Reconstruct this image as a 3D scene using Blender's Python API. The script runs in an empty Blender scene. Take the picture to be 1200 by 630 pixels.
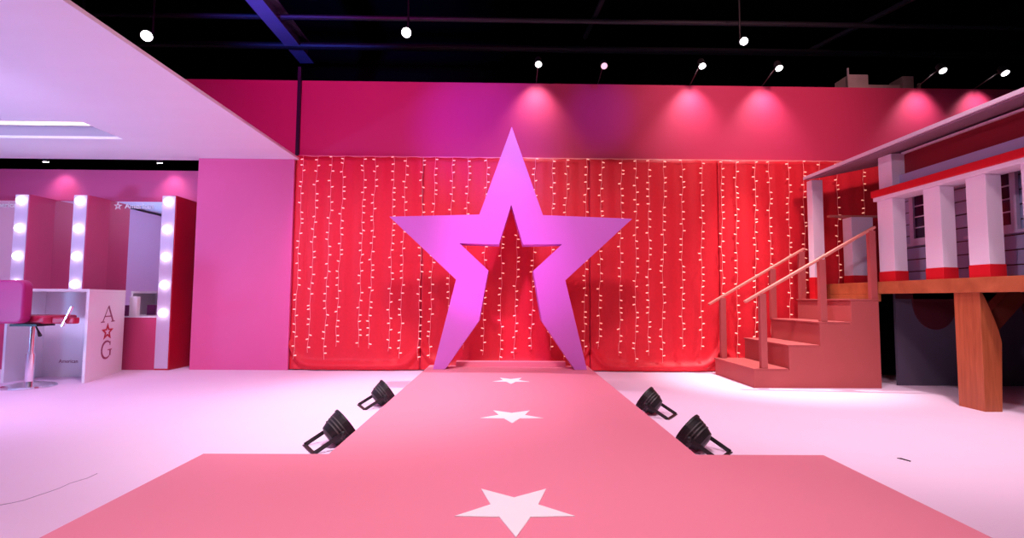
import bpy, bmesh, math, random
from mathutils import Vector, Matrix
random.seed(7)
C = bpy.context.scene.collection
PI = math.pi

# ------------------------------------------------------------------ materials
def lin(c):
    c = c / 255.0
    return c / 12.92 if c <= 0.04045 else ((c + 0.055) / 1.055) ** 2.4
def rgb(r, g, b):
    return (lin(r), lin(g), lin(b), 1.0)

def mat(name, col, rough=0.6, metal=0.0, emit=None, strength=0.0, noise=0.0, nscale=6.0, bump=0.0, bscale=40.0,
        coat=0.0, stretch=(1, 1, 1), spec=0.5, sampling=None):
    m = bpy.data.materials.new(name); m.use_nodes = True
    nt = m.node_tree; b = nt.nodes['Principled BSDF']
    b.inputs['Base Color'].default_value = col
    b.inputs['Roughness'].default_value = rough
    b.inputs['Metallic'].default_value = metal
    b.inputs['Specular IOR Level'].default_value = spec
    if coat: b.inputs['Coat Weight'].default_value = coat
    if emit:
        b.inputs['Emission Color'].default_value = emit
        b.inputs['Emission Strength'].default_value = strength
    if noise or bump:
        tc = nt.nodes.new('ShaderNodeTexCoord'); mp = nt.nodes.new('ShaderNodeMapping')
        mp.inputs['Scale'].default_value = stretch
        nt.links.new(tc.outputs['Object'], mp.inputs['Vector'])
    if noise:
        n = nt.nodes.new('ShaderNodeTexNoise'); n.inputs['Scale'].default_value = nscale; n.inputs['Detail'].default_value = 4
        nt.links.new(mp.outputs[0], n.inputs['Vector'])
        mx = nt.nodes.new('ShaderNodeMixRGB'); mx.blend_type = 'MIX'
        mx.inputs['Color1'].default_value = tuple(max(0, c * (1 - noise)) for c in col[:3]) + (1,)
        mx.inputs['Color2'].default_value = tuple(min(1, c * (1 + noise)) for c in col[:3]) + (1,)
        nt.links.new(n.outputs['Fac'], mx.inputs['Fac']); nt.links.new(mx.outputs[0], b.inputs['Base Color'])
    if bump:
        n2 = nt.nodes.new('ShaderNodeTexNoise'); n2.inputs['Scale'].default_value = bscale; n2.inputs['Detail'].default_value = 3
        nt.links.new(mp.outputs[0], n2.inputs['Vector'])
        bp = nt.nodes.new('ShaderNodeBump'); bp.inputs['Strength'].default_value = bump; bp.inputs['Distance'].default_value = 0.01
        nt.links.new(n2.outputs['Fac'], bp.inputs['Height']); nt.links.new(bp.outputs[0], b.inputs['Normal'])
    if sampling: m.cycles.emission_sampling = sampling
    return m

def wood(name, c1, c2, stretch, rough=0.45, scale=3.0):
    m = mat(name, c1, rough)
    nt = m.node_tree; b = nt.nodes['Principled BSDF']
    tc = nt.nodes.new('ShaderNodeTexCoord'); mp = nt.nodes.new('ShaderNodeMapping'); mp.inputs['Scale'].default_value = stretch
    n = nt.nodes.new('ShaderNodeTexNoise'); n.inputs['Scale'].default_value = scale; n.inputs['Detail'].default_value = 6
    n.inputs['Distortion'].default_value = 0.6
    cr = nt.nodes.new('ShaderNodeValToRGB')
    cr.color_ramp.elements[0].position = 0.3; cr.color_ramp.elements[0].color = c2
    cr.color_ramp.elements[1].position = 0.7; cr.color_ramp.elements[1].color = c1
    nt.links.new(tc.outputs['Object'], mp.inputs[0]); nt.links.new(mp.outputs[0], n.inputs['Vector'])
    nt.links.new(n.outputs['Fac'], cr.inputs['Fac']); nt.links.new(cr.outputs[0], b.inputs['Base Color'])
    return m

M = {}
M['floor'] = mat('pale pink carpet', rgb(244, 214, 238), 0.75, noise=0.03, nscale=1.5, bump=0.15, bscale=150, spec=0.25)
M['seam'] = mat('seam shade', rgb(186, 158, 186), 0.8)
M['runway'] = mat('salmon pink runway vinyl', rgb(241, 142, 162), 0.55, noise=0.03, nscale=1.0, bump=0.05, bscale=120, spec=0.35)
M['white'] = mat('white vinyl', rgb(252, 250, 250), 0.5)
M['wall'] = mat('crimson pink painted wall', rgb(210, 56, 102), 0.6, noise=0.02, nscale=2)
M['salon_wall'] = mat('pink painted wall', rgb(230, 98, 158), 0.6, noise=0.02, nscale=2)
M['soffit'] = mat('white stretched ceiling', rgb(238, 232, 242), 0.65, noise=0.03, nscale=1.2, bump=0.08, bscale=5, stretch=(1, 4, 1))
M['palewall'] = mat('pale pink painted wall', rgb(240, 205, 228), 0.6)
M['black'] = mat('black ceiling paint', rgb(14, 14, 17), 0.9, spec=0.1)
M['steel'] = mat('dark painted steel', rgb(30, 28, 36), 0.5)
M['beam'] = mat('grey painted steel', rgb(120, 120, 150), 0.5)
M['concrete'] = mat('grey ductwork', rgb(205, 190, 186), 0.6, noise=0.2, nscale=8)
M['curtain'] = mat('red satin curtain', rgb(222, 38, 54), 0.5, noise=0.08, nscale=30, bump=0.25, bscale=90, spec=0.35)
M['star'] = mat('lilac painted star', rgb(204, 112, 208), 0.5, spec=0.4)
M['cable'] = mat('clear pink light cable', rgb(255, 165, 160), 0.4)
M['fairy'] = mat('fairy bulb', rgb(255, 210, 200), 0.4, emit=rgb(255, 165, 140), strength=0.8, sampling='NONE')
M['stair'] = mat('dusty red stair paint', rgb(170, 80, 80), 0.6, noise=0.04, nscale=4, spec=0.3)
M['rail'] = mat('dusty pink rail paint', rgb(214, 130, 118), 0.5)
M['wood'] = wood('orange stained wood', rgb(190, 106, 66), rgb(160, 82, 48), (14, 2, 2))
M['woodv'] = wood('orange stained timber leg', rgb(186, 98, 62), rgb(158, 78, 46), (14, 14, 1))
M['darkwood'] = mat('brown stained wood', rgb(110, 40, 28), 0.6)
M['column'] = mat('white painted column', rgb(238, 220, 236), 0.5)
M['redpaint'] = mat('bright red paint', rgb(214, 20, 34), 0.45)
M['darkred'] = mat('deep red paint', rgb(130, 10, 28), 0.6)
M['lavender'] = mat('lavender grey paint', rgb(176, 160, 196), 0.6)
M['siding'] = mat('grey lavender siding', rgb(186, 182, 216), 0.6)
M['wine'] = mat('wine red board', rgb(80, 12, 32), 0.7)
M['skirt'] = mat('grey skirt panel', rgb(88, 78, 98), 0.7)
M['pane'] = mat('dark window glass', rgb(60, 20, 56), 0.12, spec=0.5)
M['frame'] = mat('lilac window frame', rgb(214, 196, 222), 0.5)
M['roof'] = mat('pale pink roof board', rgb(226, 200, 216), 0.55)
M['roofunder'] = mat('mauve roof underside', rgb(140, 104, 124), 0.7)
M['parblack'] = mat('black lamp housing', rgb(30, 26, 28), 0.45, spec=0.5)
M['pargrey'] = mat('dark grey lamp ribs', rgb(70, 64, 64), 0.5)
M['lens'] = mat('magenta lamp lens', rgb(255, 120, 230), 0.2, emit=rgb(255, 70, 220), strength=3.0)
M['lens_white'] = mat('lit lamp lens', rgb(255, 255, 255), 0.3, emit=(1, 0.97, 1, 1), strength=14, sampling='NONE')
M['lens_dim'] = mat('dim lamp lens', rgb(255, 220, 220), 0.3, emit=(1, 0.7, 0.75, 1), strength=0.7, sampling='NONE')
M['bulb'] = mat('vanity bulb', rgb(255, 255, 255), 0.3, emit=(1, 0.93, 1, 1), strength=7)
M['mirror'] = mat('mirror glass', (0.92, 0.9, 0.93, 1), 0.02, metal=1.0)
M['pillar'] = mat('magenta gloss cabinet', rgb(212, 72, 122), 0.4)
M['pillarred'] = mat('crimson gloss cabinet', rgb(196, 18, 48), 0.4)
M['deskwhite'] = mat('white laminate', rgb(250, 246, 250), 0.4)
M['letter'] = mat('crimson lettering', rgb(190, 20, 50), 0.5)
M['letterdark'] = mat('plum lettering', rgb(150, 60, 96), 0.5)
M['vinyl'] = mat('raspberry chair vinyl', rgb(186, 42, 118), 0.4, bump=0.05, bscale=30)
M['vinylred'] = mat('crimson seat vinyl', rgb(190, 40, 76), 0.4)
M['chrome'] = mat('chrome', (0.85, 0.82, 0.86, 1), 0.15, metal=1.0)
M['blackplastic'] = mat('black plastic', rgb(20, 16, 20), 0.4)
M['purplebox'] = mat('purple carton', rgb(130, 40, 110), 0.5)
M['warm'] = mat('cove strip', rgb(255, 250, 240), 0.5, emit=(1, 0.95, 0.9, 1), strength=2.5)
M['cream'] = mat('cream recess panel', rgb(215, 195, 190), 0.6)

# ------------------------------------------------------------------ mesh builder
WORLD = {}
class MB:
    def __init__(s): s.bm = bmesh.new()
    def box(s, x0, x1, y0, y1, z0, z1):
        v = [s.bm.verts.new((x, y, z)) for x in (x0, x1) for y in (y0, y1) for z in (z0, z1)]
        for f in ((0, 1, 3, 2), (4, 6, 7, 5), (0, 4, 5, 1), (2, 3, 7, 6), (0, 2, 6, 4), (1, 5, 7, 3)):
            s.bm.faces.new([v[i] for i in f])
        return s
    def prism(s, pts, axis, a, b):
        """pts: 2D outline; axis 'y' -> (x,z) outline from y=a to b; 'z' -> (x,y); 'x' -> (y,z)"""
        def P(p, t):
            return {'y': (p[0], t, p[1]), 'z': (p[0], p[1], t), 'x': (t, p[0], p[1])}[axis]
        A = [s.bm.verts.new(P(p, a)) for p in pts]; B = [s.bm.verts.new(P(p, b)) for p in pts]
        n = len(pts)
        s.bm.faces.new(A); s.bm.faces.new(B[::-1])
        for i in range(n): s.bm.faces.new((A[i], B[i], B[(i + 1) % n], A[(i + 1) % n]))
        return s
    def tube(s, path, r, seg=10, caps=True):
        path = [Vector(p) for p in path]
        rs = r if isinstance(r, (list, tuple)) else [r] * len(path)
        rings = []
        up = Vector((0, 0, 1))
        for i, p in enumerate(path):
            d = (path[min(i + 1, len(path) - 1)] - path[max(i - 1, 0)]).normalized()
            ref = up if abs(d.dot(up)) < 0.95 else Vector((0, 1, 0))
            a = d.cross(ref).normalized(); b = d.cross(a).normalized()
            rings.append([s.bm.verts.new(p + (a * math.cos(2 * PI * k / seg) + b * math.sin(2 * PI * k / seg)) * rs[i]) for k in range(seg)])
        for i in range(len(rings) - 1):
            for k in range(seg):
                s.bm.faces.new((rings[i][k], rings[i][(k + 1) % seg], rings[i + 1][(k + 1) % seg], rings[i + 1][k]))
        if caps:
            s.bm.faces.new(rings[0][::-1]); s.bm.faces.new(rings[-1])
        return s
    def bar(s, p, q, w, h):
        """rectangular bar from p to q"""
        p = Vector(p); q = Vector(q); d = (q - p).normalized()
        ref = Vector((0, 0, 1)) if abs(d.z) < 0.95 else Vector((0, 1, 0))
        a = d.cross(ref).normalized() * w / 2; b = a.cross(d).normalized() * h / 2
        V = [[s.bm.verts.new(o + a * i + b * j) for i, j in ((-1, -1), (1, -1), (1, 1), (-1, 1))] for o in (p, q)]
        s.bm.faces.new(V[0][::-1]); s.bm.faces.new(V[1])
        for k in range(4): s.bm.faces.new((V[0][k], V[0][(k + 1) % 4], V[1][(k + 1) % 4], V[1][k]))
        return s
    def sphere(s, c, r, u=14, v=10, sc=(1, 1, 1)):
        m = Matrix.Translation(c) @ Matrix.Diagonal((r * sc[0], r * sc[1], r * sc[2], 1))
        bmesh.ops.create_uvsphere(s.bm, u_segments=u, v_segments=v, radius=1, matrix=m)
        return s
    def build(s, name, material, parent=None, bevel=0.0, smooth=False, solid=0.0, seg=2):
        bmesh.ops.recalc_face_normals(s.bm, faces=s.bm.faces)
        me = bpy.data.meshes.new(name); 
        off = Vector((0, 0, 0)); p = parent
        while p is not None: off += p.location; p = p.parent
        if parent is not None: bmesh.ops.translate(s.bm, verts=s.bm.verts, vec=-off)
        s.bm.to_mesh(me); s.bm.free()
        if smooth:
            for f in me.polygons: f.use_smooth = True
        me.materials.append(material)
        o = bpy.data.objects.new(name, me); C.objects.link(o)
        if parent is not None: o.parent = parent
        if solid:
            q = o.modifiers.new('solid', 'SOLIDIFY'); q.thickness = solid
        if bevel:
            q = o.modifiers.new('bevel', 'BEVEL'); q.width = bevel; q.segments = seg; q.limit_method = 'ANGLE'
        return o

def tag(o, label=None, cat=None, group=None, kind=None):
    if label: o['label'] = label
    if cat: o['category'] = cat
    if group: o['group'] = group
    if kind: o['kind'] = kind
    return o
def thing(name, loc, label, cat, group=None):
    o = bpy.data.objects.new(name, None); C.objects.link(o); o.location = loc
    return tag(o, label, cat, group)
def struct(o, label=None):
    o['kind'] = 'structure'
    if label: o['label'] = label
    return o
def copy_tree(o, parent=None):
    c = o.copy(); C.objects.link(c)
    if parent is not None: c.parent = parent
    for ch in list(o.children): copy_tree(ch, c)
    return c
def text_part(name, s, size, material, parent, world, rot, ext=0.001, sx=1.0):
    cu = bpy.data.curves.new(name, 'FONT'); cu.body = s; cu.size = size; cu.extrude = ext
    cu.align_x = 'LEFT'
    t = bpy.data.objects.new(name, cu); C.objects.link(t)
    dg = bpy.context.evaluated_depsgraph_get(); dg.update()
    me = bpy.data.meshes.new_from_object(t.evaluated_get(dg))
    C.objects.unlink(t); bpy.data.objects.remove(t)
    me.materials.clear(); me.materials.append(material)
    o = bpy.data.objects.new(name, me); C.objects.link(o); o.parent = parent
    off = Vector((0, 0, 0)); p = parent
    while p is not None: off += p.location; p = p.parent
    o.location = Vector(world) - off; o.rotation_euler = rot; o.scale = (sx, 1, 1)
    return o
def star_pts(cx, cy, R, r, rot=PI / 2, n=5):
    return [(cx + (R if k % 2 == 0 else r) * math.cos(rot + k * PI / n), cy + (R if k % 2 == 0 else r) * math.sin(rot + k * PI / n)) for k in range(2 * n)]

# ------------------------------------------------------------------ room shell
struct(MB().box(-9, 9, -4, 10, -0.1, 0).build('floor', M['floor']), 'pale pink carpeted floor')
struct(MB().box(-9, 9, -4, 10, 6.2, 6.3).build('ceiling', M['black']), 'black open ceiling high above the set')
struct(MB().box(-9, 9, 9.9, 10, 0, 6.2).build('wall_far', M['black']), 'black wall far behind the set')
struct(MB().box(8.9, 9, -4, 9.9, 0, 6.2).build('wall_right', M['black']), 'black wall on the right')
struct(MB().box(-9, -8.9, -4, 9.9, 0, 6.2).build('wall_left', M['black']), 'black wall on the left')
struct(MB().box(-9, 9, -4.1, -4, 0, 6.2).build('wall_front', M['black']), 'black wall behind the viewer')
b = MB(); b.box(-2.70, 7.6, 6.30, 6.42, 0, 3.735); b.box(-4.3, -2.70, 6.30, 6.42, 2.72, 3.735)
struct(b.build('wall_back', M['wall']), 'tall hot pink wall above and behind the curtain')
struct(MB().box(-3.905, -2.695, 6.20, 6.299, 0, 2.66).build('wall_partition', M['salon_wall'], bevel=0.003), 'pink partition panel left of the red curtain')
struct(MB().box(-8.9, -3.906, 6.72, 6.8, 0, 2.63).build('wall_salon', M['salon_wall']), 'pink wall behind the lit mirrors')
struct(MB().box(-3.906, -3.86, 6.301, 6.8, 0, 2.63).build('wall_return', M['salon_wall']), 'pink return wall beside the mirrors')
struct(MB().box(-7.4, -7.3, -1.0, 6.72, 0, 2.60).build('wall_salon_left', M['palewall']), 'pale pink salon side wall')
# thin dark upright where the high wall panels meet
struct(MB().box(-2.715, -2.675, 6.255, 6.296, 2.70, 3.9).build('trim_1', M['blackplastic']), 'dark upright strip at the joint of the high pink wall')

# low white ceiling over the salon, with a long recessed light slot
def low_ceiling():
    b = MB()
    x0, x1, y0, y1, z0, z1 = -8.9, -2.65, -1.0, 6.30, 2.66, 2.69
    hx0, hx1, hy0, hy1 = -7.2, -4.30, 4.92, 5.47
    b.box(x0, x1, y0, hy0, z0, z1); b.box(x0, x1, hy1, y1, z0, z1)
    b.box(x0, hx0, hy0, hy1, z0, z1); b.box(hx1, x1, hy0, hy1, z0, z1)
    return b
lc = struct(low_ceiling().build('ceiling_salon', M['soffit']), 'low white ceiling over the salon corner')
rec = MB(); rec.box(-7.2, -4.30, 5.471, 5.49, 2.691, 2.80); rec.box(-7.2, -4.30, 4.90, 4.919, 2.691, 2.80)
rec.box(-4.30, -4.28, 4.90, 5.49, 2.691, 2.80); rec.box(-7.22, -7.2, 4.90, 5.49, 2.691, 2.80)
cove = thing('recessed_light', (-5.75, 5.2, 2.691), 'long recessed light slot in the low white ceiling', 'ceiling light')
rec.build('recess_side', M['lavender'], cove)
MB().box(-7.2, -4.30, 4.92, 5.47, 2.80, 2.82).build('recess_panel', M['cream'], cove)
MB().box(-7.2, -4.33, 5.34, 5.39, 2.785, 2.80).build('light_strip', M['warm'], cove)
MB().box(-7.2, -4.40, 4.96, 5.01, 2.785, 2.80).build('light_strip', M['warm'], cove)

# hairline seam in the carpet and a small scrap on it
seam = [(-2.40, 2.15), (-2.17, 2.200), (-2.14, 2.222), (-2.113, 2.253), (-2.106, 2.29), (-2.092, 2.342), (-2.083, 2.39), (-2.088, 2.45), (-2.062, 2.52), (-2.068, 2.585)]
struct(MB().tube([(x, y, 0.0005) for x, y in seam], 0.0022, 4).build('trim_3', M['seam']), 'hairline crack in the pale floor, lower left')
tag(MB().prism([(2.262, 2.852), (2.276, 2.832), (2.290, 2.792), (2.300, 2.800), (2.284, 2.85)], 'z', 0.0005, 0.004).build('paper_scrap', M['steel']), 'tiny dark scrap lying on the pale floor right of the runway', 'scrap')

# ------------------------------------------------------------------ runway
run = thing('runway', (0.05, 2.4, 0), 'raised salmon pink T-shaped runway with white stars leading to the big star', 'runway')
MB().prism([(-1.445, -1.5), (1.565, -1.5), (1.565, 2.43), (0.94, 2.43), (0.94, 5.62), (-0.845, 5.62), (-0.845, 2.43), (-1.445, 2.43)], 'z', 0, 0.15).build('platform', M['runway'], run, bevel=0.004)
def floor_star(cx, yf, yb, w, label):
    # one point towards the viewer
    pts = star_pts(0, 0, 1, 0.42, -PI / 2)
    xs = [p[0] for p in pts]; ys = [p[1] for p in pts]
    sx = w / (max(xs) - min(xs)); sy = (yb - yf) / (max(ys) - min(ys)); oy = yf - min(ys) * sy
    o = MB().prism([(cx + p[0] * sx, oy + p[1] * sy) for p in pts], 'z', 0.1502, 0.1530).build('star_decal', M['white'], run)
    o['label'] = label
floor_star(0.040, 1.593, 1.988, 0.415, 'largest white star at the front of the runway')
floor_star(0.050, 3.014, 3.354, 0.395, 'middle white star on the runway')
floor_star(0.060, 4.381, 4.723, 0.335, 'farthest white star near the foot of the big star')

# ------------------------------------------------------------------ big star
def big_star():
    t = thing('giant_star', (0.06, 5.4, 0.15), 'giant hollow violet star standing at the end of the pink runway', 'star')
    m = 0.061
    R = [(m, 2.785), (m + 0.345, 1.812), (m + 1.318, 1.780), (m + 0.588, 1.105), (m + 0.820, 0.155), (m + 0.690, 0.155),
         (m + 0.335, 0.668), (m + 0.243, 1.206), (m + 0.557, 1.498), (m + 0.131, 1.487), (m, 1.924)]
    Rt = R
    Lf = [(2 * m - x, z) for x, z in R]
    bm = bmesh.new(); y0, y1 = 5.28, 5.50
    # front and back built from a strip of quads between outer and inner outline
    outer = [(m, 2.785), (m + 0.345, 1.812), (m + 1.318, 1.780), (m + 0.588, 1.105), (m + 0.820, 0.152)]
    inner = [(m, 1.924), (m + 0.131, 1.487), (m + 0.557, 1.498), (m + 0.243, 1.206), (m + 0.335, 0.668), (m + 0.690, 0.152)]
    for sgn in (1, -1):
        def P(p, y): return bm.verts.new((m + sgn * (p[0] - m), y, p[1]))
        poly = outer + inner[::-1]
        A = [P(p, y0) for p in poly]; B = [P(p, y1) for p in poly]
        fa = bm.faces.new(A); fb = bm.faces.new(B[::-1])
        n = len(poly)
        for i in range(n - 1):
            bm.faces.new((A[i], B[i], B[i + 1], A[i + 1]))
    bmesh.ops.remove_doubles(bm, verts=bm.verts, dist=1e-4)
    bmesh.ops.triangulate(bm, faces=[f for f in bm.faces if len(f.verts) > 4])
    w = MB(); w.bm.free(); w.bm = bm
    w.build('star_body', M['star'], t)
    MB().box(m - 0.60, m + 0.62, 5.505, 5.60, 0.1505, 0.205).build('base_plinth', M['runway'], t, bevel=0.004)
big_star()

# ------------------------------------------------------------------ curtains
def curtain(x0, x1, seed, label, pleat=0.005):
    rnd = random.Random(seed)
    nx = int((x1 - x0) / 0.02); nz = 70
    z0, z1 = 0.012, 2.715
    b = MB(); grid = []
    ph = [rnd.uniform(0, 6.28) for _ in range(5)]
    for j in range(nz + 1):
        t = j / nz; row = []
        # denser rows near the hem
        zz = z0 + (z1 - z0) * (t ** 1.6)
        for i in range(nx + 1):
            u = i / nx; x = x0 + (x1 - x0) * u
            y = 6.235
            y += pleat * math.sin(x * 19 + ph[0] + 0.5 * math.sin(x * 5 + ph[1])) * (0.45 + 0.3 * math.sin(zz * 1.3 + ph[2]))
            y += pleat * 0.6 * math.sin(x * 33 + ph[3] + zz * 0.6)
            # swag hem: a roll of cloth that dips in the middle and climbs at both panel edges
            e = abs(2 * u - 1)
            hem = 0.06 + 0.26 * e ** 8
            d = (zz - hem)
            y -= 0.045 * math.exp(-(d / 0.045) ** 2)
            y -= 0.05 * max(0, 1 - zz / 0.3) ** 1.5 * (1 - e ** 6)
            y += 0.02 * math.exp(-((d + 0.09) / 0.03) ** 2)
            row.append(b.bm.verts.new((x, y, zz)))
        grid.append(row)
    for j in range(nz):
        for i in range(nx):
            b.bm.faces.new((grid[j][i], grid[j][i + 1], grid[j + 1][i + 1], grid[j + 1][i]))
    o = b.build('curtain', M['curtain'], smooth=True, solid=0.004)
    tag(o, label, 'curtain', 'red curtains along the back wall')
curtain(-2.69, -1.065, 1, 'red curtain panel furthest left, beside the pink partition')
curtain(-1.055, 1.074, 2, 'red curtain panel directly behind the giant star')
curtain(1.084, 2.7405, 3, 'red curtain panel between the giant star and the staircase')
curtain(2.745, 5.3, 4, 'red curtain panel behind the staircase and porch')
o = MB().box(-2.69, 5.3, 6.262, 6.296, 2.716, 2.732).build('trim_2', M['cable']); struct(o, 'thin pale rail along the curtain top')

# ------------------------------------------------------------------ fairy light strings
PX = [355, 372, 389, 403, 427, 440.5, 462, 476, 496, 510.5, 531, 549.5, 571, 590, 609, 628, 648.5, 665, 688.5, 705.5, 729, 746,
      761, 778.5, 800, 823, 846, 863, 885.5, 901.6, 924.6, 941.6, 960, 981, 1012]
# the spacing of the strings along the curtain rail, in metres
SX = [-2.568 + (p - 355) * 0.010705 + (p - 355) ** 2 * 3.08e-7 for p in PX]
ORD = ['first', 'second', 'third', 'fourth', 'fifth', 'sixth', 'seventh', 'eighth', 'ninth', 'tenth', 'eleventh', 'twelfth', 'thirteenth',
       'fourteenth', 'fifteenth', 'sixteenth', 'seventeenth', 'eighteenth', 'nineteenth', 'twentieth', 'twenty-first', 'twenty-second',
       'twenty-third', 'twenty-fourth', 'twenty-fifth', 'twenty-sixth', 'twenty-seventh', 'twenty-eighth', 'twenty-ninth', 'thirtieth',
       'thirty-first', 'thirty-second', 'thirty-third', 'thirty-fourth', 'thirty-fifth']
bw = MB(); bw.tube([(0, 0, 0), (0.008, 0, 0), (0.026, 0, 0), (0.036, 0, 0)], [0.003, 0.0065, 0.0075, 0.003], 7)
bulb_proto = None
for k, x in enumerate(SX):
    rnd = random.Random(100 + k)
    top = 2.70; bot = 0.20 + rnd.uniform(-0.09, 0.10)
    drift = -0.035 + rnd.uniform(-0.02, 0.02)
    yb = 6.155 
    where = 'left of the giant star' if x < -1.3 else ('behind the giant star' if x < 1.42 else ('right of the giant star' if x < 2.65 else 'near the staircase'))
    t = thing('fairy_light_string', (x, yb, top), 'fairy light string hanging %s, %s string from the left' % (where, ORD[k]), 'string lights', 'fairy light strings on the red curtain')
    n = 40; pth = []
    for i in range(n + 1):
        s_ = i / n
        pth.append((x + drift * s_ + 0.006 * math.sin(s_ * 23 + k) + 0.004 * math.sin(s_ * 61 + k * 2), yb + 0.0, top + (bot - top) * s_))
    def at(s_):
        f = s_ * n; i = min(int(f), n - 1); f -= i
        return Vector(pth[i]).lerp(Vector(pth[i + 1]), f)
    MB().tube(pth, 0.0026, 5).build('cable', M['cable'], t)
    nb = 27
    for i in range(nb):
        s_ = (i + 0.35 + rnd.uniform(-0.3, 0.3)) / nb
        p = at(s_)
        if bulb_proto is None:
            bulb_proto = bw.build('bulb', M['fairy']); bb = bulb_proto
        else:
            bb = bulb_proto.copy(); C.objects.link(bb)
        bb.parent = t; bb.location = p - Vector((x, yb, top))
        side = 0 if rnd.random() < 0.6 else PI
        bb.rotation_euler = (0, rnd.uniform(-0.35, 0.35), side)
    # short bent tail at the foot and, on some strings, a lead crossing to its neighbour
lead = thing('light_lead', (0, 6.18, 2.71), 'thin pale lead joining the fairy light strings along the curtain top', 'cable')
MB().tube([(SX[0] + (SX[-1] - SX[0]) * i / 90, 6.17 + 0.004 * math.sin(i), 2.702 - 0.012 * abs(math.sin(i * 0.9))) for i in range(91)], 0.0035, 5).build('cable', M['cable'], lead)

# ------------------------------------------------------------------ staircase
def staircase():
    t = thing('staircase', (3.26, 5.57, 0), 'dusty red four-step staircase climbing right to the wooden deck', 'staircase')
    xs = [2.585, 2.955, 3.285, 3.625, 3.918]; zs = [0.20, 0.445, 0.685, 0.925]; y0, y1 = 5.10, 6.04
    out = [(xs[0], 0)]
    for k in range(4): out += [(xs[k], zs[k] - 0.018), (xs[k + 1] if k < 3 else xs[4], zs[k] - 0.018)]
    out += [(xs[4], 0)]
    # side profile without double points
    MB().prism(out, 'y', y0, y1).build('stair_body', M['stair'], t, bevel=0.002)
    for k in range(4):
        MB().box(xs[k] - 0.012, xs[k + 1] - (0.001 if k == 3 else 0.0005) - (0.012 if k < 3 else 0), y0 - 0.004, y1 + 0.004, zs[k] - 0.0175, zs[k]).build('tread', M['stair'], t, bevel=0.003)
    for (yy, posts, p, q) in ((5.135, ((2.705, 0.20), (3.345, 0.685), (3.888, 0.925)), (2.52, 0.885), (3.93, 1.69)),
                              (6.00, ((2.67, 0.20), (3.295, 0.685), (3.66, 0.925)), (2.50, 0.85), (3.70, 1.545))):
        h = MB().bar((p[0], yy, p[1]), (q[0], yy, q[1]), 0.045, 0.028).build('handrail', M['rail'], t, bevel=0.006)
        for (px, pz) in posts:
            top = p[1] + (q[1] - p[1]) * (px - p[0]) / (q[0] - p[0]) - 0.016
            MB().box(px - 0.034, px + 0.034, yy - 0.026, yy + 0.026, pz + 0.0005, top).build('post', M['stair'], t, bevel=0.004)
staircase()

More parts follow.
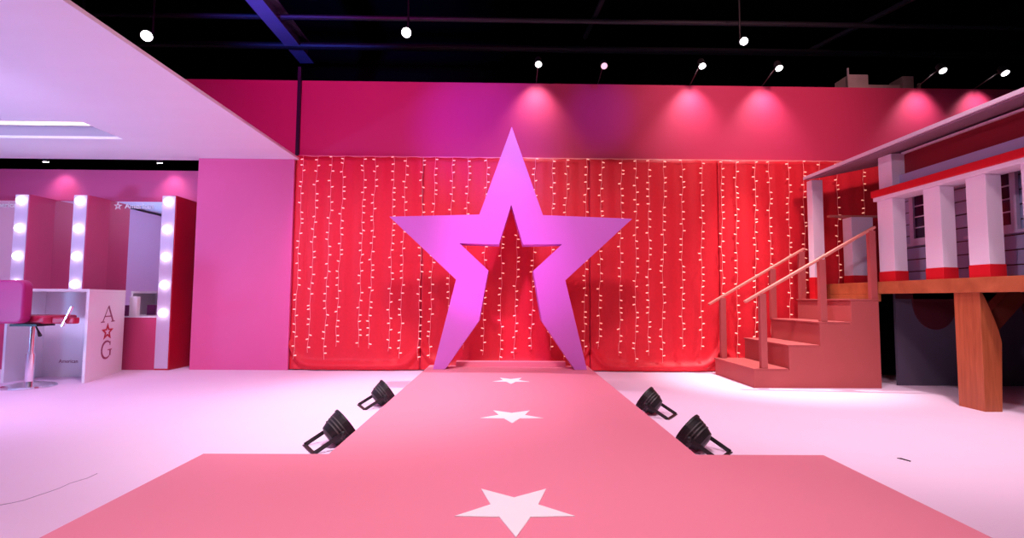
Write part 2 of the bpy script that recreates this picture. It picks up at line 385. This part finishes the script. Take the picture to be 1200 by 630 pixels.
# ------------------------------------------------------------------ playhouse porch on its deck
def playhouse():
    t = thing('playhouse', (5.2, 4.3, 0), 'white, red and lavender playhouse porch raised on an orange wooden deck', 'playhouse')
    L, R_ = 3.93, 7.4
    MB().box(L + 0.03, R_, 2.3, 6.12, 1.00, 1.104).build('deck', M['darkwood'], t)
    e = MB().box(L, L + 0.0295, 2.3, 6.12, 0.98, 1.106).build('deck_edge', M['wood'], t, bevel=0.003); e['label'] = 'orange wooden edge board'
    MB().box(L, L + 0.0295, 5.12, 6.04, 0.90, 0.9795).build('landing_board', M['wood'], t)
    # legs: wide face towards the stage, the outer side cut back to a curve at the top
    def leg(y0, y1):
        pts = [(3.955, 0.0), (4.10, 0.0), (4.125, 0.55)]
        for k in range(6):
            a = k / 5; pts.append((4.125 - 0.145 * a ** 1.3, 0.57 + 0.415 * a))
        pts += [(3.955, 0.985)]
        MB().prism(pts, 'y', y0, y1).build('leg', M['woodv'], t, bevel=0.003)
    leg(4.04, 4.275); leg(2.55, 2.78)
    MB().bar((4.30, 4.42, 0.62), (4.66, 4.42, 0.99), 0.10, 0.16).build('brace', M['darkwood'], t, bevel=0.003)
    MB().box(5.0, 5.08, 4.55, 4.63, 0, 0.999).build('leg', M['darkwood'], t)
    # panel under the deck with scallops
    MB().box(3.96, 7.3, 6.06, 6.09, 0.0, 0.999).build('underdeck_shade_sheet', M['blackplastic'], t)  # added black sheet standing in for the darkness under the deck
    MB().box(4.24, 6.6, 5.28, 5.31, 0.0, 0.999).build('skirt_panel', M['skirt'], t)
    for cx in (4.66, 5.26, 5.86):
        pts = [(cx + 0.24 * math.cos(a), 0.90 + 0.30 * math.sin(a)) for a in [PI + PI * k / 20 for k in range(21)]]
        pts = [(cx + 0.24, 0.999)] + pts[::-1] + [(cx - 0.24, 0.999)]
        s = MB().prism(pts, 'y', 5.262, 5.279).build('scallop', M['wine'], t); s['label'] = 'wine red half-round scallop'
    MB().box(4.24, 6.6, 5.262, 5.279, 0.93, 0.999).build('scallop_band', M['wine'], t)
    # front columns
    def column(x0, x1, y0, y1, z0, z1, hb, nm='column'):
        c = MB().box(x0, x1, y0, y1, z0 + hb, z1).build(nm, M['column'], t, bevel=0.003)
        r = MB().box(x0 - 0.004, x1 + 0.004, y0 - 0.004, y1 + 0.004, z0 + 0.0005, z0 + hb).build('column_base', M['redpaint'], c, bevel=0.002); r['label'] = 'red column base'
    column(3.965, 4.098, 4.925, 5.13, 1.106, 1.959, 0.105)
    column(3.965, 4.098, 4.375, 4.555, 1.106, 1.959, 0.105)
    column(3.965, 4.098, 3.95, 4.125, 1.106, 1.959, 0.105)
    column(3.965, 4.098, 3.50, 3.67, 1.106, 1.959, 0.105)
    column(3.965, 4.098, 3.02, 3.19, 1.106, 1.959, 0.105)
    MB().box(3.985, 4.16, 4.94, 5.12, 2.0725, 2.430).build('upper_post', M['column'], t, bevel=0.003)
    MB().box(3.915, 4.15, 2.3, 5.15, 2.001, 2.072).build('red_beam', M['redpaint'], t, bevel=0.003)
    MB().box(3.93, 4.14, 2.3, 5.14, 1.960, 2.0005).build('beam_underside', M['column'], t, bevel=0.003)
    MB().box(4.06, 4.20, 2.3, 4.939, 2.0725, 2.200).build('lavender_band', M['lavender'], t)
    MB().box(4.12, 4.20, 2.3, 4.939, 2.201, 2.450).build('frieze', M['darkred'], t)
    # roof
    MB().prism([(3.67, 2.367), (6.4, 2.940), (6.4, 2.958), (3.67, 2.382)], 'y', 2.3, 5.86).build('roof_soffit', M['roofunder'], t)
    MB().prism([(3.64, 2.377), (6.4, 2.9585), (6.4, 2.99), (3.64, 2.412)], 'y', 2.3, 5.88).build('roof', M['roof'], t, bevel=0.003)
    MB().box(4.09, 4.119, 2.3, 4.939, 2.42, 2.438).build('roof_moulding', M['roof'], t)
    # corner post on the top step, back column and its rail
    column(3.735, 3.868, 5.862, 5.965, 0.9255, 2.376, 0.26, 'corner_post')
    column(4.235, 4.50, 5.90, 6.06, 1.105, 1.93, 0.11, 'back_column')
    MB().box(3.98, 4.76, 5.92, 5.97, 1.931, 1.955).build('porch_rail', M['rail'], t)
    # siding wall with lap boards
    yA, yB = 2.3, 5.90
    MB().box(4.785, 4.81, yA, yB, 1.105, 2.52).build('wall_core', M['darkwood'], t)
    b = MB(); n = 10; z0, z1 = 1.106, 2.5; h = (z1 - z0) / n; rnd = random.Random(3)
    for i in range(n):
        za = z0 + i * h
        ys = [yA] + sorted(rnd.uniform(yA + 0.3, yB - 0.3) for _ in range(3)) + [yB]
        for a, c in zip(ys, ys[1:]):
            b.prism([(4.75, za + 0.012), (4.768, za + h), (4.784, za + h), (4.784, za + 0.012)], 'y', a + 0.003, c - 0.003)
    b.build('siding_wall', M['siding'], t)
    def window(y0, y1, label):
        z0, z1 = 1.57, 2.30; w = 0.055
        f = MB(); f.box(4.715, 4.749, y0, y1, z0, z0 + w); f.box(4.715, 4.749, y0, y1, z1 - w, z1)
        f.box(4.715, 4.749, y0, y0 + w, z0 + w, z1 - w); f.box(4.715, 4.749, y1 - w, y1, z0 + w, z1 - w)
        fr = f.build('window_frame', M['frame'], t, bevel=0.002); fr['label'] = label
        MB().box(4.738, 4.748, y0 + w, y1 - w, z0 + w, z1 - w).build('pane', M['pane'], fr)
        g = MB(); cy = (y0 + y1) / 2; g.box(4.728, 4.7375, cy - 0.008, cy + 0.008, z0 + w, z1 - w)
        for q in range(1, 5):
            zz = z0 + w + (z1 - z0 - 2 * w) * q / 5; g.box(4.7275, 4.737, y0 + w, y1 - w, zz - 0.006, zz + 0.006)
        g.build('glazing_bars', M['frame'], fr)
        MB().box(4.69, 4.749, y0 - 0.03, y1 + 0.03, z0 - 0.03, z0 - 0.001).build('sill', M['frame'], fr)
    window(5.14, 5.62, 'lilac window frame behind the farthest porch column')
    window(4.42, 4.90, 'lilac window frame behind the nearer porch columns')
    window(3.86, 4.36, 'lilac window frame at the picture edge')
playhouse()

# ------------------------------------------------------------------ stage uplights on the floor
def par_lamp():
    t = thing('stage_uplight', (0, 0, 0), 'black stage uplight', 'stage light')
    ax = Vector((0, 0.82, 0.57)).normalized()   # local aim
    c = Vector((0, 0, 0.092))
    rear, front = c - ax * 0.070, c + ax * 0.060
    MB().tube([rear, rear + ax * 0.012, rear + ax * 0.05, c + ax * 0.03, front], [0.040, 0.068, 0.082, 0.094, 0.098], 28, True).build('housing', M['parblack'], t, smooth=False)
    r = MB()
    for k in range(3):
        p = rear + ax * (0.048 + 0.020 * k); rad = 0.083 + 0.0035 * k
        r.tube([p, p + ax * 0.008], rad + 0.003, 28)
    r.build('cooling_ribs', M['pargrey'], t)
    MB().tube([front - ax * 0.006, front + ax * 0.008], 0.102, 28).build('lens_ring', M['parblack'], t)
    l = MB().tube([front + ax * 0.0085, front + ax * 0.011], 0.082, 28).build('lens', M['lens'], t); l['label'] = 'glowing magenta lens'
    for s, nm in ((1, 0), (-1, 1)):
        MB().sphere((s * 0.108, c.y, c.z), 0.017, 12, 8, (0.8, 1, 1)).build('knob', M['parblack'], t)
    def yoke(dy, zf):
        b = MB()
        for s in (1, -1):
            b.bar((s * 0.104, c.y, c.z), (s * 0.104, dy, zf), 0.006, 0.024)
        b.bar((-0.107, dy, zf), (0.107, dy, zf), 0.024, 0.006)
        return b
    yoke(-0.165, 0.005).build('yoke', M['parblack'], t)
    yoke(0.12, 0.005).build('yoke', M['parblack'], t)
    return t
proto = par_lamp()
LAMPS = [((-1.02, 3.08, 0), -0.95, 'black stage uplight on the floor left of the runway, nearer and larger'),
         ((-1.03, 4.20, 0), -1.05, 'black stage uplight on the floor left of the runway, smaller and farther'),
         ((1.16, 3.92, 0), 0.95, 'black stage uplight on the floor right of the runway, farther from the viewer'),
         ((1.15, 2.98, 0), 0.85, 'black stage uplight on the floor right of the runway, at the platform corner')]
for i, (loc, rz, lab) in enumerate(LAMPS):
    o = proto if i == 0 else copy_tree(proto)
    o.location = loc; o.rotation_euler = (0, 0, rz); tag(o, lab, 'stage light', 'uplights beside the runway')

# ------------------------------------------------------------------ salon: mirrors and lit pillars
def star_outline(mb, cx, cz, R, axis, a, b, hollow=0.5):
    """hollow five-point star as five-armed ring"""
    O = star_pts(cx, cz, R, R * 0.42); I = star_pts(cx, cz, R * hollow, R * 0.42 * hollow)
    for k in range(10):
        j = (k + 1) % 10
        mb.prism([O[k], O[j], I[j], I[k]], axis, a, b)
    return mb
def mirror_station(xl, xr, label, side_mat, text_x=None, nb=5, text='American Girl'):
    t = thing('mirror_station', ((xl + xr) / 2, 6.35, 0), label, 'mirror', 'lit make-up mirror stations')
    pil = MB().box(xr - 0.175, xr, 6.15, 6.56, 0.0, 2.165).build('light_pillar', side_mat, t, bevel=0.003)
    # the pillar front strip that carries the bulbs
    MB().box(xr - 0.173, xr - 0.012, 6.143, 6.1495, 0.02, 2.16).build('bulb_strip', M['frame'], pil)
    z = 2.085
    for k in range(nb):
        MB().sphere((xr - 0.0925, 6.138, z), 0.050, 16, 12).build('bulb', M['bulb'], t, smooth=True)
        z -= 0.3465
    x1 = xr - 0.1755
    MB().box(xl, x1, 6.50, 6.56, 0.648, 2.165).build('mirror_back', M['pillar'], t)
    MB().box(xl, x1, 6.494, 6.4995, 0.66, 2.15).build('mirror', M['mirror'], t)
    MB().box(xl, x1, 6.16, 6.56, 0.0, 0.64).build('cabinet', M['pillar'], t, bevel=0.003)
    MB().box(xl, x1, 6.15, 6.493, 0.6405, 0.656).build('shelf', M['deskwhite'], t, bevel=0.002)
    if text_x is not None:
        text_part('lettering', 'American', 0.098, M['white'], t, (text_x + 0.14, 6.490, 2.060), (PI / 2, 0, 0), 0.001)
        text_part('lettering', 'Girl', 0.098, M['white'], t, (text_x + 0.14 + 0.475, 6.490, 2.060), (PI / 2, 0, 0), 0.001)
        star_outline(MB(), text_x + 0.05, 2.09, 0.055, 'y', 6.4885, 6.4925).build('star_emblem', M['white'], t)
    return t
mirror_station(-5.219, -4.125, 'lit mirror station nearest the red curtain, with crimson side', M['pillarred'], -5.17)
mirror_station(-5.940, -5.220, 'lit mirror station in the middle, partly behind the white desk', M['pillar'])
mirror_station(-7.10, -5.941, 'lit mirror station at the left picture edge, behind the salon chair', M['pillar'], -6.92)
MB_ = MB().box(-4.655, -4.565, 6.165, 6.225, 0.6565, 0.90).build('carton', M['white'], bevel=0.003); tag(MB_, 'small white carton standing on the mirror shelf', 'box')
MB_ = MB().box(-4.80, -4.69, 6.24, 6.32, 0.6565, 0.79).build('carton', M['purplebox'], bevel=0.003); tag(MB_, 'small purple carton on the mirror shelf beside the white one', 'box')

# desk
def desk():
    t = thing('salon_desk', (-4.85, 5.7, 0), 'white open-fronted salon desk with the letters A and G', 'desk')
    xl = -5.20; fr = (-4.345, 5.20); bk = (-4.64, 6.08)
    MB().prism([(xl, 5.20), fr, bk, (xl, 6.08)], 'z', 0.945, 0.975).build('desk_top', M['deskwhite'], t, bevel=0.002)
    MB().prism([(fr[0] - 0.03, 5.202), (fr[0] - 0.001, 5.202), (bk[0] - 0.001, 6.078), (bk[0] - 0.03, 6.078)], 'z', 0, 0.9445).build('side_panel', M['deskwhite'], t)
    MB().box(xl + 0.001, xl + 0.028, 5.202, 6.078, 0, 0.9445).build('side_panel', M['deskwhite'], t)
    MB().box(xl + 0.0285, -4.52, 5.62, 5.645, 0, 0.944).build('back_panel', M['deskwhite'], t)
    # lettering on the right side panel, laid along its slanted face
    d = Vector((bk[0] - fr[0], bk[1] - fr[1], 0)); d.normalize(); n = Vector((d.y, -d.x, 0))   # outward (+x side)
    base = Vector((fr[0], fr[1], 0))
    def P(u, z, o): q = base + d * u + n * o; return (q.x, q.y, z)
    def plate(mb, poly, o0=0.0005, o1=0.003):
        A = [mb.bm.verts.new(P(u, z, o0)) for u, z in poly]; B = [mb.bm.verts.new(P(u, z, o1)) for u, z in poly]
        k = len(poly); mb.bm.faces.new(A); mb.bm.faces.new(B[::-1])
        for i in range(k): mb.bm.faces.new((A[i], B[i], B[(i + 1) % k], A[(i + 1) % k]))
    def stroke(mb, p, q, w):
        dx, dz = q[0] - p[0], q[1] - p[1]; l = math.hypot(dx, dz); nx, nz = -dz / l * w / 2, dx / l * w / 2
        plate(mb, [(p[0] + nx, p[1] + nz), (q[0] + nx, q[1] + nz), (q[0] - nx, q[1] - nz), (p[0] - nx, p[1] - nz)])
    cu = 0.475
    A = MB(); zt, zb = 0.790, 0.615; ww = 0.13
    stroke(A, (cu - ww, zb), (cu, zt), 0.010); stroke(A, (cu + 0.0, zt), (cu + ww, zb), 0.026)
    stroke(A, (cu - ww * 0.62, zb + 0.06), (cu + ww * 0.62, zb + 0.06), 0.012)
    for s in (-1, 1): stroke(A, (cu + s * ww - 0.045, zb), (cu + s * ww + 0.045, zb), 0.010)
    A.build('letter', M['letterdark'], t)
    S = MB(); O = star_pts(cu, 0.0, 1, 0.42); 
    for k in range(10):
        j = (k + 1) % 10
        f = lambda p, s: (cu + (p[0] - cu) * 0.155 * s, 0.500 + p[1] * 0.100 * s)
        plate(S, [f(O[k], 1), f(O[j], 1), f(O[j], 0.5), f(O[k], 0.5)])
    S.build('star_emblem', M['letter'], t)
    G = MB(); c = (cu, 0.300); n_ = 18; pr = None
    for k in range(n_ + 1):
        a = math.radians(50 + (320 - 50) * k / n_); p = (c[0] + 0.12 * math.cos(a), c[1] + 0.095 * math.sin(a))
        if pr: stroke(G, pr, p, 0.010 + 0.018 * abs(math.sin(PI * k / n_)))
        pr = p
    stroke(G, (c[0] + 0.095, c[1] - 0.07), (c[0] + 0.095, c[1] - 0.005), 0.028)
    stroke(G, (c[0] + 0.035, c[1] - 0.005), (c[0] + 0.135, c[1] - 0.005), 0.010)
    stroke(G, (c[0] + 0.085, c[1] + 0.045), (c[0] + 0.085, c[1] + 0.09), 0.012)
    G.build('letter', M['letterdark'], t)
    text_part('lettering', 'American', 0.055, M['letterdark'], t, (-4.99, 5.6185, 0.155), (PI / 2, 0, 0), 0.0008)
    text_part('lettering', 'Girl', 0.055, M['letterdark'], t, (-4.73, 5.6185, 0.155), (PI / 2, 0, 0), 0.0008)
desk()

# salon chair
def rounded_rect(cx, cz, w, h, r, n=6):
    pts = []
    for sx, sz, a0 in ((1, 1, 0), (-1, 1, 90), (-1, -1, 180), (1, -1, 270)):
        for k in range(n + 1):
            a = math.radians(a0 + 90 * k / n); pts.append((cx + sx * (w / 2 - r) + r * math.cos(a), cz + sz * (h / 2 - r) + r * math.sin(a)))
    return pts
def salon_chair():
    t = thing('salon_chair', (-4.70, 4.98, 0), 'raspberry pink swivel salon chair on a chrome pedestal before the white desk', 'chair')
    MB().prism(rounded_rect(-4.935, 0.842, 0.60, 0.42, 0.07), 'y', 4.80, 4.90).build('backrest', M['vinyl'], t, bevel=0.02, seg=3)
    MB().prism(rounded_rect(-4.76, 5.10, 0.52, 0.37, 0.06), 'z', 0.625, 0.705).build('seat', M['vinylred'], t, bevel=0.02, seg=3)
    MB().box(-4.50, -4.28, 4.96, 5.03, 0.625, 0.688).build('armrest', M['vinylred'], t, bevel=0.012, seg=3)
    MB().bar((-4.375, 4.945, 0.60), (-4.29, 4.945, 0.80), 0.03, 0.012).build('arm_bracket', M['chrome'], t, bevel=0.002)
    MB().tube([(-4.70, 4.98, 0.60), (-4.70, 4.98, 0.33)], 0.024, 20).build('piston', M['chrome'], t, smooth=False)
    MB().tube([(-4.70, 4.98, 0.33), (-4.70, 4.98, 0.05)], 0.036, 20).build('column', M['chrome'], t)
    MB().tube([(-4.70, 4.98, 0), (-4.70, 4.98, 0.008), (-4.70, 4.98, 0.022), (-4.70, 4.98, 0.055)], [0.215, 0.215, 0.20, 0.05], 40).build('base', M['chrome'], t)
    MB().bar((-4.83, 4.98, 0.613), (-4.57, 4.98, 0.613), 0.20, 0.022).build('seat_plate', M['blackplastic'], t)
    MB().tube([(-4.62, 4.93, 0.597), (-4.57, 4.90, 0.56), (-4.52, 4.87, 0.515)], [0.006, 0.008, 0.016], 10).build('lever', M['blackplastic'], t)
salon_chair()

# ------------------------------------------------------------------ overhead structure
def beamobj(name, b, m, label, cat='beam', bevel=0.0): return tag(b.build(name, m, bevel=bevel), label, cat)
b = MB(); b.box(-3.27, -3.05, 4.0, 7.6, 4.60, 4.62); b.box(-3.27, -3.05, 4.0, 7.6, 4.83, 4.85); b.box(-3.17, -3.15, 4.0, 7.6, 4.62, 4.83)
beamobj('ceiling_beam', b, M['beam'], 'blue-lit steel ceiling beam running back above the left wall')
tag(MB().tube([(-8.8, 6.42, 4.66), (8.8, 6.42, 4.66)], 0.035, 10).build('ceiling_pipe', M['steel']), 'upper of the two dark horizontal pipes under the black ceiling', 'pipe')
tag(MB().tube([(-8.8, 7.10, 4.62), (8.8, 7.10, 4.62)], 0.05, 10).build('ceiling_pipe', M['steel']), 'lower of the two dark horizontal pipes under the black ceiling', 'pipe')
tag(MB().bar((1.30, 5.2, 4.75), (1.15, 7.0, 4.75), 0.05, 0.05).build('ceiling_strut', M['steel']), 'thin dark ceiling strut above the giant star', 'strut')
tag(MB().bar((4.6, 7.2, 4.70), (5.2, 5.6, 4.70), 0.05, 0.05).build('ceiling_strut', M['steel']), 'thin dark slanting ceiling strut on the right', 'strut')
tag(MB().box(-6.2, -6.17, 7.0, 7.03, 3.6, 6.19).build('hanger_rod', M['steel']), 'thin hanging rod above the low white ceiling', 'rod')
duct = thing('duct_unit', (5.4, 6.9, 0), 'grey service unit showing above the high pink wall', 'duct')
MB().box(4.88, 5.16, 6.75, 7.05, 0, 4.13).build('duct_end', M['concrete'], duct, bevel=0.004)
MB().box(5.161, 5.70, 6.85, 7.05, 0, 4.03).build('duct_body', M['concrete'], duct, bevel=0.004)
MB().box(5.701, 5.86, 6.80, 7.05, 0, 4.14).build('duct_end', M['concrete'], duct, bevel=0.004)
MB().box(4.86, 4.879, 6.74, 6.76, 3.6, 4.22).build('bracket', M['concrete'], duct)
MB().box(5.93, 5.96, 6.80, 6.83, 3.6, 4.04).build('bracket', M['concrete'], duct)

# wall-wash lamps clipped over the wall top
def head(name, loc, aim, r, l, lensm, label, group, stem=None):
    t = thing(name, loc, label, 'spotlight', group)
    c = Vector(loc); a = Vector(aim).normalized()
    MB().tube([c - a * l, c - a * l * 0.85, c], [r * 0.5, r * 0.9, r], 16).build('housing', M['parblack'], t)
    MB().tube([c + a * 0.001, c + a * 0.006], r * 0.86, 16).build('lens', lensm, t)
    if stem: MB().bar(c - a * l * 0.5, stem, 0.010, 0.010).build('bracket', M['parblack'], t)
    return t
WL = [(0.393, 3.80, 'left of the row, over the giant star'), (2.431, 3.805, 'second of the row, right of the giant star'), (3.393, 3.79, 'third of the row, over the staircase'),
      (5.459, 3.785, 'fourth of the row, over the playhouse roof'), (6.249, 3.765, 'rightmost of the row, at the picture edge')]
for (x, z, lab) in WL:
    head('wall_washer', (x, 5.90, z), (0, -0.35, -0.6), 0.045, 0.12, M['lens_white'], 'small lit lamp above the high wall, ' + lab, 'wall washer lamps on the high wall', (x, 6.33, 3.74))
head('wall_washer', (1.208, 5.90, 3.79), (0, -0.5, -0.5), 0.045, 0.12, M['lens_dim'], 'small dim lamp above the high pink wall right of the giant star', 'wall washer lamps on the high wall', (1.208, 6.33, 3.74))
CL = [(-4.42, 5.9, 4.09, 0.07, 'bright ceiling spotlight over the low white ceiling'), (-1.245, 5.9, 4.18, 0.065, 'bright ceiling spotlight high left of the giant star'),
      (2.96, 5.9, 4.13, 0.052, 'bright ceiling spotlight high above the third wall lamp')]
for x, y, z, r, lab in CL:
    t = head('ceiling_spotlight', (x, y, z), (0.0 - x * 0.1, -0.9, -0.5), r, 0.2, M['lens_white'], lab, 'ceiling spotlights')
    MB().tube([(x, y + 0.1, z + 0.08), (x, y + 0.1, 6.195)], 0.012, 8).build('hanger', M['parblack'], t)
for x, lab in ((-6.03, 'left'), (-4.55, 'right')):
    t = head('downlight', (x, 6.42, 2.655), (0, 0.25, -1), 0.035, 0.08, M['lens_white'], 'small %s spotlight in the gap above the salon mirrors' % lab, 'spotlights above the salon mirrors')
    MB().bar((x, 6.42, 2.71), (x, 6.285, 2.71), 0.02, 0.02).build('bracket', M['parblack'], t)

# ------------------------------------------------------------------ lights
def spot(name, loc, target, power, col, size=60, blend=0.6, radius=0.08):
    l = bpy.data.lights.new(name, 'SPOT'); l.energy = power; l.color = col; l.spot_size = math.radians(size); l.spot_blend = blend; l.shadow_soft_size = radius
    o = bpy.data.objects.new(name, l); C.objects.link(o); o.location = loc
    o.rotation_euler = (Vector(target) - Vector(loc)).to_track_quat('-Z', 'Y').to_euler()
    return o
def area(name, loc, target, power, col, sx, sy):
    l = bpy.data.lights.new(name, 'AREA'); l.shape = 'RECTANGLE'; l.size = sx; l.size_y = sy; l.energy = power; l.color = col
    o = bpy.data.objects.new(name, l); C.objects.link(o); o.location = loc
    o.rotation_euler = (Vector(target) - Vector(loc)).to_track_quat('-Z', 'Y').to_euler()
    return o
# wall washers
for (x, z, lab) in WL:
    spot('wash_lamp', (x, 6.05, 3.86), (x, 6.26, 3.1), 46, (1, 0.84, 0.88), 84, 1.0, 0.05)
for x in (-6.03, -4.55):
    spot('salon_lamp', (x, 6.50, 2.70), (x, 6.68, 2.2), 9, (1, 0.66, 0.78), 85, 1.0, 0.02)
# overhead stage wash from the rig
spot('stage_wash', (0.0, 1.5, 5.4), (0, 3.6, 0), 660, (1.0, 0.76, 0.87), 86, 0.35, 0.35)
spot('front_pool', (0.0, 0.2, 5.4), (0.1, 1.4, 0), 330, (1.0, 0.86, 0.92), 50, 1.0, 0.3)
spot('pool_left', (-0.6, 1.6, 5.4), (-1.3, 4.1, 0), 760, (1.0, 0.90, 1.0), 42, 1.0, 0.25)
spot('pool_right', (2.6, 2.0, 5.6), (2.9, 3.9, 0), 840, (1.0, 0.82, 0.89), 46, 0.9, 0.25)
spot('right_wash', (1.4, 0.2, 5.4), (3.8, 4.4, 1.6), 330, (1.0, 0.70, 0.80), 50, 0.8, 0.3)
spot('porch_fill', (-2.4, -1.2, 2.5), (4.4, 4.5, 1.6), 420, (0.88, 0.78, 1.0), 24, 1.0, 0.1)  # added unseen fill behind the viewer, below the rig, for columns and siding
spot('front_wash', (0.0, -3.0, 5.0), (0, 5.5, 1.2), 330, (1.0, 0.55, 0.66), 60, 0.9, 0.4)
spot('ceiling_lamp', (2.96, 5.6, 4.05), (3.05, 5.6, 0), 900, (1.0, 0.84, 0.82), 44, 1.0, 0.05)
spot('ceiling_lamp', (-1.245, 5.6, 4.10), (-0.6, 4.7, 0), 420, (1.0, 0.80, 0.97), 60, 1.0, 0.05)
# added unseen fills: one under the low ceiling, one brightening it from the floor
spot('salon_fill', (-4.4, 3.0, 2.6), (-4.6, 5.0, 0.9), 190, (0.78, 0.56, 1.0), 130, 0.7, 0.2)
spot('soffit_fill', (-6.6, 2.2, 0.4), (-4.9, 3.6, 2.66), 320, (0.26, 0.52, 1.0), 120, 0.8, 0.3)
spot('violet_beam', (-1.3, 0.8, 5.0), (-0.30, 6.3, 3.05), 1150, (0.16, 0.04, 1.0), 22, 1.0, 0.1)
spot('violet_beam', (1.9, 1.0, 5.0), (1.25, 6.3, 3.35), 420, (0.16, 0.04, 1.0), 12, 1.0, 0.1)
spot('magenta_beam', (-2.4, 1.0, 5.2), (-2.2, 6.3, 3.25), 480, (1.0, 0.01, 0.75), 60, 1.0, 0.3)
spot('magenta_beam', (2.6, 1.0, 5.2), (3.4, 6.3, 3.5), 760, (1.0, 0.45, 0.50), 46, 1.0, 0.3)
spot('star_beam', (-0.9, 1.2, 5.0), (-0.05, 5.3, 1.45), 900, (1.0, 0.30, 1.0), 19, 1.0, 0.15)
spot('star_top_beam', (-0.3, 1.2, 5.0), (0.06, 5.3, 2.6), 800, (0.22, 0.26, 1.0), 14, 1.0, 0.15)
spot('blue_beam', (-3.6, 3.4, 3.2), (-3.15, 5.6, 4.7), 900, (0.07, 0.09, 1.0), 46, 1.0, 0.1)
# uplights
for (loc, rz, lab) in LAMPS:
    s = 1 if loc[0] > 0 else -1
    spot('uplight_beam', (loc[0] - s * 0.09, loc[1] + 0.08, 0.24), (0.05, 5.5, 1.7), 9 if s > 0 else 30, (1.0, 0.16, 0.9), 55, 0.8, 0.05)

w = bpy.data.worlds.new('world'); bpy.context.scene.world = w; w.use_nodes = True
w.node_tree.nodes['Background'].inputs[0].default_value = (0.8, 0.6, 0.9, 1); w.node_tree.nodes['Background'].inputs[1].default_value = 0.02

# ------------------------------------------------------------------ camera
cd = bpy.data.cameras.new('camera'); cam = bpy.data.objects.new('camera', cd); C.objects.link(cam)
cd.sensor_width = 36; cd.sensor_fit = 'HORIZONTAL'; cd.lens = 36 * 575 / 1200; cd.clip_start = 0.05
yaw, pitch, roll = (math.radians(a) for a in (0.8, 3.5, 0.38))
f = Vector((math.sin(yaw) * math.cos(pitch), math.cos(yaw) * math.cos(pitch), math.sin(pitch)))
r = f.cross(Vector((0, 0, 1))).normalized(); u = r.cross(f)
r2 = r * math.cos(roll) + u * math.sin(roll); u2 = -r * math.sin(roll) + u * math.cos(roll)
mw = Matrix((r2, u2, -f)).transposed().to_4x4(); mw.translation = Vector((0, 0, 0.9))
cam.matrix_world = mw
sc = bpy.context.scene; sc.camera = cam
sc.view_settings.view_transform = 'Standard'; sc.view_settings.look = 'None'; sc.view_settings.exposure = 0.12; sc.view_settings.gamma = 1
sc.view_settings.use_curve_mapping = False
sc.cycles.use_denoising = True
sc.cycles.max_bounces = 8
